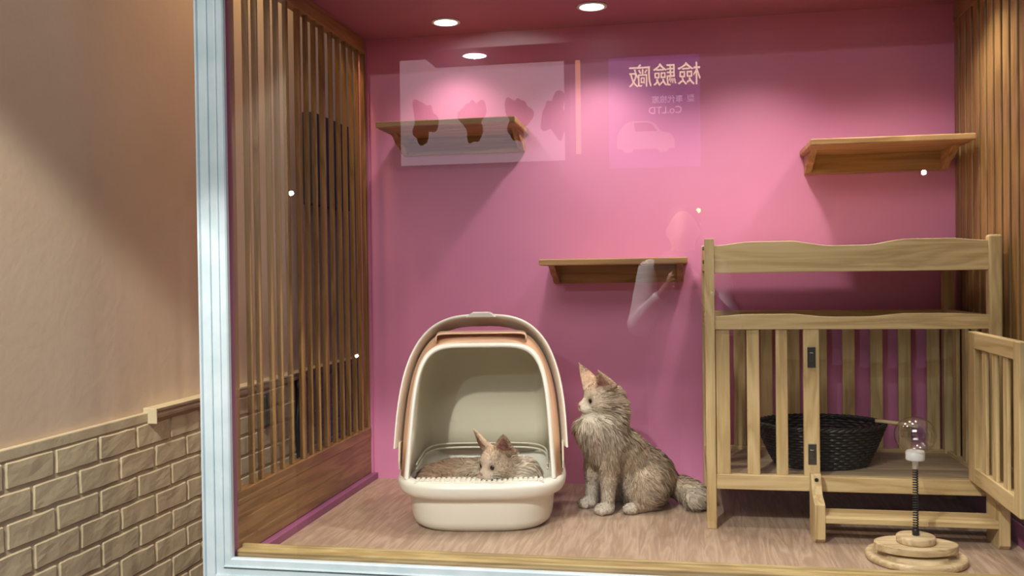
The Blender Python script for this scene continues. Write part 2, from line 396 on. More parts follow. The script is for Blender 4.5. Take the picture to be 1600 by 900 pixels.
# back and sides
cb('back_rail', .089, .836, YBK-.028, YBK-.006, .588, .622, PINE[0]); cb('back_rail', .089, .836, YBK-.028, YBK-.006, .117, .161, PINE[0])
cb('back_rail', .089, .836, YBK-.025, YBK-.006, .7715, .825, PINE[0])
for i in range(8):
    x = .785-.0885*i; cb('back_slat', x, x+.040, YBK-.022, YBK-.010, .160, .589)
for x0, x1 in ((.064, .084), (.842, .862)):
    cb('side_rail', x0, x1, 2.81, YBK-.035, .588, .622, PINE[1]); cb('side_rail', x0, x1, 2.81, YBK-.035, .117, .161, PINE[1])
    cb('side_rail', x0, x1, 2.81, YBK-.035, .7715, .835, PINE[1])
    for i in range(4):
        y = 2.845+.098*i; cb('side_slat', x0+.004, x1-.004, y, y+.040, .160, .589)
for z in (.825, .785):
    cb('bolt', .056, .0645, 2.828, 2.84, z-.006, z+.006, STEEL, bev=.002)
GREYW = wood('cage_floor_wood', 0, (.22, .15, .09), (.32, .23, .14), (.40, .30, .2))
cb('roof_board', .062, .868, 2.806, YBK, .757, .771, PINE[0])
cb('floor_board', .065, .866, 2.8055, YBK-.03, .135, .150, GREYW)
# gate, hinged at the right and open towards the glass
gate = empty('gate', (.7885-CX, 2.772-CY, .165)); gate.parent = cage
gate.rotation_euler.z = math.radians(-1.2); gate['label'] = 'slatted front gate swung open towards the glass'
GL = .432
def gb(n, a0, a1, z0, z1, m=PINE[2], d0=-.0115, d1=.0115):
    # a: distance from the hinge towards the glass
    return box(n, d0, d1, -a1, -a0, z0, z1, m, gate, bev=.0025)
gb('gate_stile', .0, .062, 0, .415); gb('gate_stile', GL-.045, GL, 0, .415)
gb('gate_rail', .062, GL-.045, .370, .415, PINE[1]); gb('gate_rail', .062, GL-.045, 0, .045, PINE[1])
for i in range(3):
    a = .118+.088*i; gb('gate_slat', a, a+.036, .044, .371, d0=-.0075, d1=.001)
# step with two shaped legs
step = empty('step', (.35-CX, 2.66-CY, 0)); step.parent = cage
lp = [(0, .012), (.014, 0), (.112, 0), (.112, .165), (.105, .178), (.080, .178), (.075, .172), (.066, .150), (.050, .125), (.018, .114), (0, .108)]
lg = prism('step_leg', lp, 0, .028, 0, PINE[2], step, bev=.002)
lg2 = prism('step_leg', lp, .472, .500, 0, PINE[2], step, bev=.002)
prism('step_board', [(.004, .056), (.004, .070), (.008, .076), (.098, .076), (.098, .056)], .027, .473, 0, PINE[0], step, bev=.002)
bh = lathe('bolt_hole', [(.0055, 0), (.0055, .003)], BLACKP, lg, Vector((.014, .070, .162))-lg.location, n=12)
bh.rotation_euler = (PI/2, 0, 0)

# ------------------------------------------------------------------ wicker basket
def basket():
    t = empty('wicker_basket', (.415, 3.02, .150), math.radians(4)); tag(t, 'oval black wicker cat basket standing inside the pine cage', 'basket')
    A0, B0, A1, B1, H = .135, .105, .190, .150, .118
    bm = bmesh.new(); n = 240; rows = 15; stakes = 30
    prev = None; seg = []
    for k in range(rows):
        zc = .006+H*k/(rows-1); f = (k/(rows-1))**.8
        a = A0+(A1-A0)*f; b_ = B0+(B1-B0)*f; rr = .0046
        for j in range(6):
            ph = 2*PI*j/6
            ring = []
            for i in range(n):
                th = 2*PI*i/n; w = math.sin(stakes*th+(PI if k % 2 else 0))*.0028
                ra = w+rr*math.cos(ph)
                ring.append(bm.verts.new(((a+ra)*math.cos(th), (b_+ra)*math.sin(th), zc+rr*math.sin(ph))))
            seg.append(ring)
        R_ = seg[-6:]
        for j in range(6):
            A, B = R_[j], R_[(j+1) % 6]
            for i in range(n): bm.faces.new((A[i], A[(i+1) % n], B[(i+1) % n], B[i]))
    o = bm_obj('woven_side', bm, WICKER, t, smooth=True)
    rim = []
    for q in range(3):
        pts = [((A1+.004*math.cos(18*th+q*2*PI/3))*math.cos(th), (B1+.004*math.cos(18*th+q*2*PI/3))*math.sin(th), H+.010+.004*math.sin(18*th+q*2*PI/3)) for th in [2*PI*i/216 for i in range(216)]]
        tube('rim_strand', pts, .0048, WICKER, t, n=6, closed=True)
    lathe('base', [(.002, 0), (1, 0), (1, .008), (.002, .008)], WICKER, t, sx=A0, sy=B0)
    return t
basket()
tag(tube('cat_wand', [(.572, 2.99, .292), (.61, 2.982, .290), (.65, 2.975, .286), (.69, 2.968, .281)], .006, STRAW), 'short tan stick resting on the rim of the black wicker basket', 'cat toy')

# ------------------------------------------------------------------ spring ball toy
def spring_toy():
    t = empty('spring_ball_toy', (.585, 2.545, 0)); tag(t, 'wooden track cat toy with a clear ball on a spring, front right by the glass', 'cat toy')
    lathe('base_track', [(.001, 0), (.118, 0), (.123, .003), (.124, .014), (.120, .018), (.106, .018), (.103, .010), (.080, .010), (.078, .018), (.001, .018)], TOYW, t, n=72)
    pts = []
    for i in range(64):
        th = 2*PI*i/64; r = .098
        x = .103*math.copysign(abs(math.cos(th))**1.15, math.cos(th)); y = .068*math.sin(th)*(1-.06*math.cos(th))
        pts.append((x, y))
    o = prism('top_plate', pts, .026, .046, 2, TOYW, t, bev=.003)
    for p in ((-.06, 0), (.06, 0)): lathe('spacer', [(.012, .0185), (.012, .0255)], TOYW, t, (p[0], p[1], 0), n=16)
    lathe('hub', [(.001, .0465), (.046, .0465), (.048, .049), (.048, .062), (.045, .065), (.001, .065)], TOYW, t, n=48)
    sp = []
    N = 26
    for i in range(N*14+1):
        a = 2*PI*i/14; sp.append((.0062*math.cos(a), .0062*math.sin(a), .068+.170*i/(N*14)))
    s = tube('spring', sp, .0017, BLACKP, t, n=5)
    lathe('spring_socket', [(.009, .0655), (.009, .080), (.006, .084)], BLACKP, t, n=16)
    lathe('neck', [(.0075, .236), (.0075, .258), (.022, .260), (.0235, .263), (.0235, .281), (.021, .284)], FROST, t, n=32)
    prof = []
    for i in range(19):
        a = -PI/2+.42+(PI-.42-.02)*i/18; prof.append((max(.0005, .051*math.cos(a)), .325+.048*math.sin(a)))
    lathe('clear_ball', prof, BALLG, t, n=48)
    return t
spring_toy()

# ------------------------------------------------------------------ litter box
def litter_box():
    t = empty('litter_box', (-.632, 2.882, 0), math.radians(9)); tag(t, 'cream plastic hooded litter box with its visor flipped up, a cat lying inside', 'litter box')
    n = 96
    def plan(a, b_, e=3.4, front=0.0):
        o = []
        for i in range(n):
            th = 2*PI*i/n; c, s = math.cos(th), math.sin(th)
            o.append((a*math.copysign(abs(c)**(2/e), c), b_*math.copysign(abs(s)**(2/e), s)))
        return o
    def loft(name, prof, m, closed=True, capb=True, z_of=None):
        bm = bmesh.new(); rings = []
        for a, b_, z in prof:
            rings.append([bm.verts.new((x, y, z+.016*((y/.27) if z > .1 and y > 0 else 0))) for x, y in plan(a, b_)])
        for A, B in zip(rings, rings[1:]):
            for i in range(n): bm.faces.new((A[i], A[(i+1) % n], B[(i+1) % n], B[i]))
        if capb: bm.faces.new(rings[0][::-1]); bm.faces.new(rings[-1])
        bmesh.ops.recalc_face_normals(bm, faces=bm.faces[:])
        o = bm_obj(name, bm, m, t)
        for p in o.data.polygons: p.use_smooth = len(p.vertices) == 4
        return o
    # tray: outer wall, flared rim, inner wall and floor
    loft('tray', [(.185, .215, 0), (.198, .232, .002), (.212, .246, .013), (.218, .252, .030), (.224, .258, .085), (.226, .260, .103),
                  (.2465, .274, .104), (.2515, .278, .107), (.258, .284, .118), (.2605, .2865, .134), (.258, .284, .143), (.250, .276, .149), (.238, .264, .150), (.226, .252, .149),
                  (.221, .247, .143), (.214, .240, .060), (.205, .230, .026), (.185, .21, .022)], CREAMW)
    # inner grid ledge at the front
    bm = bmesh.new()
    bm_box(bm, -.190, .190, -.247, -.200, .146, .151)
    for i in range(25):
        x = -.182+.364*i/24; bm_box(bm, x-.0048, x+.0048, -.245, -.204, .151, .1555)
    bmesh.ops.bevel(bm, geom=bm.edges[:], offset=.0008, segments=1, affect='EDGES')
    bm_obj('grid_ledge', bm, CREAMW, t)
    # hood: arches
    def arch(hw, top, z0, y0, y1, e=3.2, k=56, taper=.0, dip=None):
        out = []
        for i in range(k+1):
            th = PI*i/k; c, s = math.cos(th), math.sin(th)
            x = hw*math.copysign(abs(c)**(2/e), c); q = abs(s)**(2/e)
            z = z0+(top-z0)*q
            x *= 1-taper*q
            if dip and abs(x) < dip[0]:
                z = min(z, dip[1]+dip[2]*(abs(x)/dip[0])**2*-1)
            out.append((x, y0+(y1-y0)*(z-z0)/(.55-z0), z))
        return out
    def skin(name, archs, m, cap=None, par=None, thick=0):
        bm = bmesh.new(); R = [[bm.verts.new(p) for p in a] for a in archs]
        for A, B in zip(R, R[1:]):
            for i in range(len(A)-1): bm.faces.new((A[i], A[i+1], B[i+1], B[i]))
        if cap: bm.faces.new(R[-1])
        bmesh.ops.remove_doubles(bm, verts=bm.verts[:], dist=.0001)
        bmesh.ops.recalc_face_normals(bm, faces=bm.faces[:])
        o = bm_obj(name, bm, m, par or t, smooth=True)
        if thick:
            md = o.modifiers.new('thick', 'SOLIDIFY'); md.thickness = thick; md.offset = 0
        return o
    F0, F1 = -.195, -.06
    e1 = 5.5
    inner = [arch(.214, .530, .150, F0+.002, F1+.002, e1, taper=.10), arch(.2135, .532, .150, -.10, .02, e1, taper=.10), arch(.212, .530, .150, .06, .09, 5.0, taper=.09), arch(.208, .524, .152, .150, .14, 4.6, taper=.09), arch(.200, .512, .154, .185, .162, 4.4, taper=.08), arch(.186, .494, .155, .204, .176, 4.2, taper=.07), arch(.165, .47, .156, .212, .184, 4.0, taper=.06)]
    skin('hood_lining', inner, TAUPE, cap=True, thick=.002)
    # white opening bead
    skin('opening_bead', [arch(.213, .529, .150, F0-.002, F1-.002, e1, taper=.10), arch(.214, .531, .150, F0-.008, F1-.008, e1, taper=.10), arch(.221, .538, .150, F0-.009, F1-.009, e1, taper=.10), arch(.226, .543, .150, F0-.003, F1-.003, e1, taper=.10), arch(.227, .544, .150, F0+.006, F1+.006, e1, taper=.10)], CREAMW)
    # peach shell flaring from the bead back to the visor seat, cut out in the middle for the handle
    dip = (.150, .572, .012)
    skin('hood_shell', [arch(.226, .543, .150, F0, F1, e1, taper=.10), arch(.231, .556, .150, F0+.02, F1+.012, 4.0, taper=.09, dip=dip), arch(.243, .588, .150, F0+.05, F1+.05, 3.6, taper=.07, dip=dip), arch(.246, .592, .150, F0+.10, F1+.10, 3.4, taper=.07, dip=(.150, .574, .012))], PEACH, thick=.002)
    skin('hood_back', [arch(.2465, .560, .150, F0+.10, F1+.10, 3.6, taper=.07), arch(.244, .568, .150, .02, .10, 3.6, taper=.07), arch(.232, .552, .152, .13, .16, 3.4, taper=.07), arch(.205, .52, .154, .215, .205, 3.2, taper=.06), arch(.16, .45, .156, .232, .22, 2.8)], PEACH, cap=True, thick=.002)
    ht = skin('handle_bar', [arch(.140, .572, .5440, -.066, -.064, 9), arch(.141, .5775, .5480, -.058, -.054, 9), arch(.141, .579, .5540, -.030, -.030, 9), arch(.140, .572, .5480, -.012, -.012, 9)], PEACH, thick=.004)
    # horizontal seam where hood meets tray inside
    def ringarc(name, a, b_, z, r, m):
        pts = []
        for i in range(61):
            th = PI*(-.06+1.12*i/60); c, s = math.cos(th), math.sin(th)
            pts.append((a*math.copysign(abs(c)**(2/5), c), b_*math.copysign(abs(s)**(2/5), s), z+.012*max(0, s)))
        return tube(name, pts, r, m, t, n=8)
    ringarc('seam_ridge', .2035, .198, .158, .0035, TAUPE); ringarc('seam_ridge', .2035, .198, .172, .003, TAUPE)
    # flipped-up visor, a U-shaped shell on two pivots
    V0, V1 = -.10, .02
    def va(hw, top, yo, zb=.232, e=3.0, tp=.055): return arch(hw, top, zb, V0+yo, V1+yo, e, 64, tp)
    vis = [va(.2435, .588, .030), va(.246, .594, .018), va(.250, .604, -.006), va(.2545, .613, -.028), va(.259, .622, -.052), va(.2625, .6275, -.056), va(.2645, .630, -.052), va(.2655, .630, -.03), va(.260, .618, .02), va(.247, .600, .05)]
    v = skin('visor', vis, CREAMW); v['label'] = 'light cream visor flipped up over the hood'
    bm = bmesh.new()
    tb = prism('visor_tab', [(-.046, .622), (-.036, .632), (-.026, .6375), (.026, .6375), (.036, .632), (.046, .622)], -.046, .0, 1, CREAMW, v, bev=.002)
    for s in (-1, 1):
        lathe('pivot', [(.011, 0), (.013, .002), (.013, .010), (.009, .014)], BLACKP, t, (s*.232, -.098, .208), n=20).rotation_euler = (PI/2, 0, 0)
        pts = [(-.13, .245), (-.06, .245), (-.05, .17), (-.09, .152), (-.135, .165), (-.142, .19)]
        x0 = s*.246; prism('pivot_ear', pts, min(x0, x0+s*.006), max(x0, x0+s*.006), 0, CREAM, t, bev=.002)
    # litter in the tray
    bm = bmesh.new(); k = 40; g = []
    for i in range(k+1):
        rr = []
        for j in range(k+1):
            x = -.18+.36*i/k; y = -.205+.41*j/k
            rr.append(bm.verts.new((x, y, .034+mnoise.noise(Vector((x*30, y*30, 0)))*.006)))
        g.append(rr)
    for i in range(k):
        for j in range(k): bm.faces.new((g[i][j], g[i+1][j], g[i+1][j+1], g[i][j+1]))
    o = bm_obj('litter_bed', bm, mottled('litter_grain', (.45, .38, .28), (.6, .52, .42), 200, .9), t)
    return t
litter_box()

# ------------------------------------------------------------------ cats: signed-distance bodies skinned with surface nets, fur as fine tapered ribbons
def smin(a, b, k):
    h = np.clip(.5+.5*(b-a)/k, 0, 1); return b*(1-h)+a*h-k*h*(1-h)
class SDF:
    def __init__(s): s.pr = []
    def ell(s, c, r, R=None, k=.02): s.pr.append(('e', np.array(c, float), np.array(r, float), R, k)); return s
    def cap(s, a, b, ra, rb, k=.015): s.pr.append(('c', np.array(a, float), np.array(b, float), ra, rb, k)); return s
    def __call__(s, P):
        d = None
        for p in s.pr:
            if p[0] == 'e':
                q = P-p[1]
                if p[3] is not None: q = q @ p[3]
                k0 = np.sqrt(((q/p[2])**2).sum(-1)); k1 = np.sqrt(((q/(p[2]**2))**2).sum(-1))+1e-9
                v = k0*(k0-1)/k1; k = p[4]
            else:
                ab = p[2]-p[1]; tt = np.clip(((P-p[1])@ab)/(ab@ab), 0, 1)
                v = np.sqrt(((P-p[1]-tt[..., None]*ab)**2).sum(-1))-(p[3]+(p[4]-p[3])*tt); k = p[5]
            d = v if d is None else smin(d, v, k)
        return d
def surface_nets(f, lo, hi, h):
    lo = np.array(lo, float); hi = np.array(hi, float); N = np.ceil((hi-lo)/h).astype(int)+1
    ax = [lo[i]+h*np.arange(N[i]) for i in range(3)]
    V = np.empty(N, np.float32)
    for i in range(N[0]):
        g = np.stack(np.meshgrid([ax[0][i]], ax[1], ax[2], indexing='ij'), -1)
        V[i] = f(g)[0]
    S = V < 0
    M = N-1
    acc = np.zeros((*M, 3)); cnt = np.zeros(tuple(M))
    idx = np.stack(np.meshgrid(*[np.arange(m) for m in M], indexing='ij'), -1)
    for a in range(3):
        b, c = (a+1) % 3, (a+2) % 3
        for ob in (0, 1):
            for oc in (0, 1):
                o0 = [0, 0, 0]; o0[b] = ob; o0[c] = oc; o1 = list(o0); o1[a] = 1
                v0 = V[o0[0]:o0[0]+M[0], o0[1]:o0[1]+M[1], o0[2]:o0[2]+M[2]]; v1 = V[o1[0]:o1[0]+M[0], o1[1]:o1[1]+M[1], o1[2]:o1[2]+M[2]]
                cr_ = (v0 < 0) != (v1 < 0); tt = np.where(cr_, v0/np.where(cr_, v0-v1, 1), 0)
                w = cr_.astype(float); cnt += w
                for e in range(3):
                    acc[..., e] += w*(o0[e]+(tt if e == a else 0))
    act = cnt > 0; vid = -np.ones(tuple(M), int); vid[act] = np.arange(act.sum())
    pos = (acc[act]/cnt[act][:, None]+idx[act])*h+lo
    faces = []
    for a in range(3):
        b, c = (a+1) % 3, (a+2) % 3
        sl0 = [slice(1, M[i]) for i in range(3)]; sl0[a] = slice(0, M[a]); sl1 = list(sl0); sl1[a] = slice(1, M[a]+1)
        s0, s1 = S[tuple(sl0)], S[tuple(sl1)]
        def cell(db, dc):
            q = [slice(1, M[i]) for i in range(3)]; q[a] = slice(0, M[a])
            q[b] = slice(1-db, M[b]-db); q[c] = slice(1-dc, M[c]-dc); return vid[tuple(q)]
        A, B, C, D = cell(1, 1), cell(0, 1), cell(0, 0), cell(1, 0)
        for mk, order in ((s0 & ~s1, (A, B, C, D)), (~s0 & s1, (D, C, B, A))):
            faces.append(np.stack([q[mk] for q in order], -1))
    return pos, np.concatenate(faces)
def np_mesh(name, V, Fq, cols=None, normals=None, tris=None):
    me = bpy.data.meshes.new(name)
    nq = len(Fq); nt_ = 0 if tris is None else len(tris)
    me.vertices.add(len(V)); me.vertices.foreach_set('co', np.ascontiguousarray(V, np.float32).ravel())
    loops = np.concatenate([Fq.ravel()]+([tris.ravel()] if nt_ else [])).astype(np.int32)
    me.loops.add(len(loops)); me.loops.foreach_set('vertex_index', loops)
    st = np.concatenate([np.arange(nq)*4]+([nq*4+np.arange(nt_)*3] if nt_ else [])).astype(np.int32)
    me.polygons.add(nq+nt_); me.polygons.foreach_set('loop_start', st)
    me.update(calc_edges=True)
    if cols is not None:
        at = me.color_attributes.new('coat', 'FLOAT_COLOR', 'POINT')
        at.data.foreach_set('color', np.concatenate([cols, np.ones((len(cols), 1))], 1).astype(np.float32).ravel())
    me.polygons.foreach_set('use_smooth', np.ones(nq+nt_, bool))
    if normals is not None: me.normals_split_custom_set_from_vertices([tuple(x) for x in normals])
    return me
def coat_mat(name, rough=.8):
    m = mat(name, (.7, .6, .5), rough, .15); b = m.node_tree.nodes['Principled BSDF']
    a = nd(m, 'ShaderNodeAttribute'); a.attribute_name = 'coat'; lk(m, a.outputs['Color'], b.inputs['Base Color'])
    return m
COAT = coat_mat('cat_coat'); FURM = coat_mat('cat_fur', .7)
EYEM = mat('cat_eye', (.11, .065, .03), .08); PUPIL = mat('cat_pupil', (.004, .004, .004), .05); NOSEM = mat('cat_nose', (.36, .16, .13), .5); WHISK = mat('whisker', (.8, .78, .72), .4)

def smooth_noise(P, s, seed=0):
    r = np.random.RandomState(seed); v = 0
    for i in range(6):
        k = r.normal(size=3)*s; v = v+np.sin(P@k+r.uniform(0, 6.28))
    return v/6
def build_cat(root, sdf, lo, hi, h, colf, lenf, dirf, nfur, seed, clumps, width=.0007):
    V, Fc = surface_nets(sdf, lo, hi, h)
    for _ in range(2):   # light smoothing
        acc = np.zeros_like(V); c = np.zeros(len(V))
        for i in range(4):
            for j in ((i+1) % 4, (i+3) % 4):
                np.add.at(acc, Fc[:, i], V[Fc[:, j]]); np.add.at(c, Fc[:, i], 1)
        V = V*.5+.5*acc/np.maximum(c, 1)[:, None]
    cols = colf(V)
    body = link('body', np_mesh('cat_body', V, Fc, cols), COAT, root)
    # fur
    rs = np.random.RandomState(seed)
    a, b, c_, d = (V[Fc[:, i]] for i in range(4))
    nrm = np.cross(c_-a, d-b); ar = np.linalg.norm(nrm, axis=1)/2; fn = nrm/(2*ar[:, None]+1e-12)
    cen = (a+b+c_+d)/4
    L_ = lenf(cen); w = ar*np.where(L_ > .0005, 1, 0)*np.clip(.012/np.maximum(L_, .004), .7, 2.0)
    pick = rs.choice(len(Fc), nfur, p=w/w.sum())
    u, v = rs.rand(nfur, 1), rs.rand(nfur, 1)
    P = a[pick]*(1-u)*(1-v)+b[pick]*u*(1-v)+c_[pick]*u*v+d[pick]*(1-u)*v
    e = 2e-3                                  # smooth normals from the field
    G_ = np.stack([sdf(P+np.eye(3)[i]*e)-sdf(P-np.eye(3)[i]*e) for i in range(3)], -1); Nn = G_/(np.linalg.norm(G_, axis=1)[:, None]+1e-9)
    Ln = lenf(P)*rs.uniform(.65, 1.15, nfur)
    D = dirf(P); D = D-Nn*(D*Nn).sum(1)[:, None]; D /= np.linalg.norm(D, axis=1)[:, None]+1e-6
    D = D+Nn*rs.uniform(.25, .6, (nfur, 1))+rs.normal(size=(nfur, 3))*.13; D /= np.linalg.norm(D, axis=1)[:, None]
    mid = P+D*Ln[:, None]*.5+Nn*Ln[:, None]*.08
    D2 = D+np.array([0, 0, -.35])-Nn*.15; D2 /= np.linalg.norm(D2, axis=1)[:, None]
    tip = mid+D2*Ln[:, None]*.5
    if clumps:
        ci = rs.choice(nfur, clumps, replace=False); ct = tip[ci]; cp = P[ci]
        cb_ = rs.normal(size=clumps)*.09; tone = np.zeros(nfur)
        for s in range(0, nfur, 4000):
            dd = ((P[s:s+4000, None]-cp[None])**2).sum(-1); nb = dd.argmin(1); dist = np.sqrt(dd.min(1))
            tone[s:s+4000] = cb_[nb]
            wgt = np.clip(1-dist/(Ln[s:s+4000]*1.3+.003), 0, 1)*.75
            tip[s:s+4000] += (ct[nb]-tip[s:s+4000])*wgt[:, None]; mid[s:s+4000] += ((ct[nb]+cp[nb])/2-mid[s:s+4000])*wgt[:, None]*.35
    side = np.cross(D, rs.normal(size=(nfur, 3))*.5+Nn*1.0); side /= np.linalg.norm(side, axis=1)[:, None]+1e-9
    W = width*rs.uniform(.7, 1.3, (nfur, 1))
    VV = np.stack([P-side*W, P+side*W, mid-side*W*.8, mid+side*W*.8, tip], 1)
    base = np.arange(nfur)[:, None]*5
    Q = base+np.array([[0, 1, 3, 2]]); T = base+np.array([[2, 3, 4]])
    col = colf(P)*(1+rs.normal(size=(nfur, 1))*.13); col = np.clip(col*(1+tone[:, None]), 0, 1)
    CC = np.repeat(col[:, None], 5, 1)
    NN = np.repeat((Nn+rs.normal(size=Nn.shape)*.34+D*.35)[:, None], 5, 1).reshape(-1, 3); NN /= np.linalg.norm(NN, axis=1)[:, None]
    fur = link('fur', np_mesh('cat_fur', VV.reshape(-1, 3), Q, CC.reshape(-1, 3), NN, T), FURM, root)
    return body, fur
def v3(*a): return np.array(a, float)
def basis(h, tilt=0):
    h = v3(*h); h /= np.linalg.norm(h); s = np.cross(v3(0, 0, 1), h); s /= np.linalg.norm(s); u = np.cross(h, s)
    if tilt:
        s, u = s*math.cos(tilt)+u*math.sin(tilt), u*math.cos(tilt)-s*math.sin(tilt)
    return np.stack([h, s, u], 1)     # columns: forward, cat's left, up
def add_head(S, C, B, sc=1.0, ear=()):
    """C head centre, B basis.  Long maine-coon muzzle, cheekbones, tall ears"""
    g = lambda f, s, u: C+B@v3(f, s, u)*sc
    S.ell(g(-.008, 0, .004), np.array([.050, .044, .042])*sc, B, .012)
    S.ell(g(.010, 0, .012), np.array([.036, .036, .030])*sc, B, .012)            # brow
    for s in (-1, 1):
        S.ell(g(.008, s*.024, -.012), np.array([.032, .027, .026])*sc, B, .012)   # cheek
        S.ell(g(.046, s*.0105, -.022), np.array([.019, .0155, .0135])*sc, B, .006)  # whisker pad
    S.cap(g(.022, 0, .008), g(.056, 0, -.010), .015*sc, .0095*sc, .010)            # nose bridge
    S.cap(g(.030, 0, -.020), g(.046, 0, -.036), .018*sc, .010*sc, .008)            # chin
    for (f, s, u, nx, ny) in ear:
        sg = 1 if s > 0 else -1
        base = v3(f-.032, sg*min(abs(s)*.70, .034), .036); tipv = v3(f-.012, s, u)
        n = 7
        for i in range(n):
            q = i/(n-1); c = base*(1-q)+tipv*q
            r = .030*(1-q)**.72+.0018
            up_ = tipv-base; up_ = up_/np.linalg.norm(up_)
            nn_ = v3(nx, ny, 0); nn_ -= up_*(nn_@up_); nn_ /= np.linalg.norm(nn_)
            E = np.stack([nn_, np.cross(up_, nn_), up_], 1)
            S.ell(g(*c), np.array([max(.0028, r*.42), max(.0026, r), .014])*sc, B@E, .004)
    return g
def head_extras(root, C, B, sc, eye_out=.0, look=0):
    g = lambda f, s, u: C+B@v3(f, s, u)*sc
    for s in (-1, 1):
        e = lathe('eye', [(math.cos(-PI/2+PI*i/14)*.0100*sc+.00002, math.sin(-PI/2+PI*i/14)*.0100*sc) for i in range(15)], EYEM, root, g(.0335, s*.0205, .000), n=24)
        q = B@v3(1, s*.35, -.05); q = Vector(q)
        e.rotation_euler = q.to_track_quat('Z', 'Y').to_euler()
        p = lathe('pupil', [(.0002, .0104*sc), (.0062*sc, .0086*sc), (.0064*sc, .0074*sc)], PUPIL, e, (0, 0, 0), n=16)
    nz = lathe('nose', [(math.cos(-PI/2+PI*i/10)*.0062*sc+.00002, math.sin(-PI/2+PI*i/10)*.0046*sc) for i in range(11)], NOSEM, root, g(.0625, 0, -.0125), n=16)
    rw = random.Random(5)
    for s in (-1, 1):
        bm = bmesh.new()
        for i in range(9):
            a = g(.050, s*.018, -.018-.003*(i % 3)); b_ = g(.045+rw.uniform(-.02, .02), s*rw.uniform(.055, .075), -.03+rw.uniform(-.03, .025))
            a = Vector(a); b_ = Vector(b_); mi = (a+b_)/2+Vector((0, 0, .004)); pr_ = None
            up_ = Vector((0, 0, .00025)); 
            v = [bm.verts.new(a-up_), bm.verts.new(a+up_), bm.verts.new(mi+up_), bm.verts.new(mi-up_), bm.verts.new(b_)]
            bm.faces.new((v[0], v[3], v[2], v[1])); bm.faces.new((v[3], v[4], v[2]))
        bm_obj('whiskers', bm, WHISK, root)
def pinkear(P, C, B, sc, ears, col, amt=1.0):
    """bare pink skin inside the cup of each ear"""
    q = (P-C)@B/sc
    for (f, s, u, nx, ny) in ears:
        sg = 1 if s > 0 else -1
        base = v3(f-.032, sg*min(abs(s)*.70, .034), .036); tip = v3(f-.012, s, u); ax = tip-base; L2 = ax@ax
        tt = ((q-base)@ax)/L2; c = base+np.clip(tt, 0, 1)[:, None]*ax; off = q-c
        nn_ = v3(nx, ny, 0); fr = off@nn_
        lat = np.abs(off@(np.cross(ax/np.sqrt(L2), nn_)))
        m_ = np.clip((fr-.0005)/.002, 0, 1)*((tt > .22) & (tt < .92) & (lat < .021*(1-tt)+.001))*amt
        col[:] = col*(1-m_[:, None])+v3(.44, .22, .17)*m_[:, None]
    return col

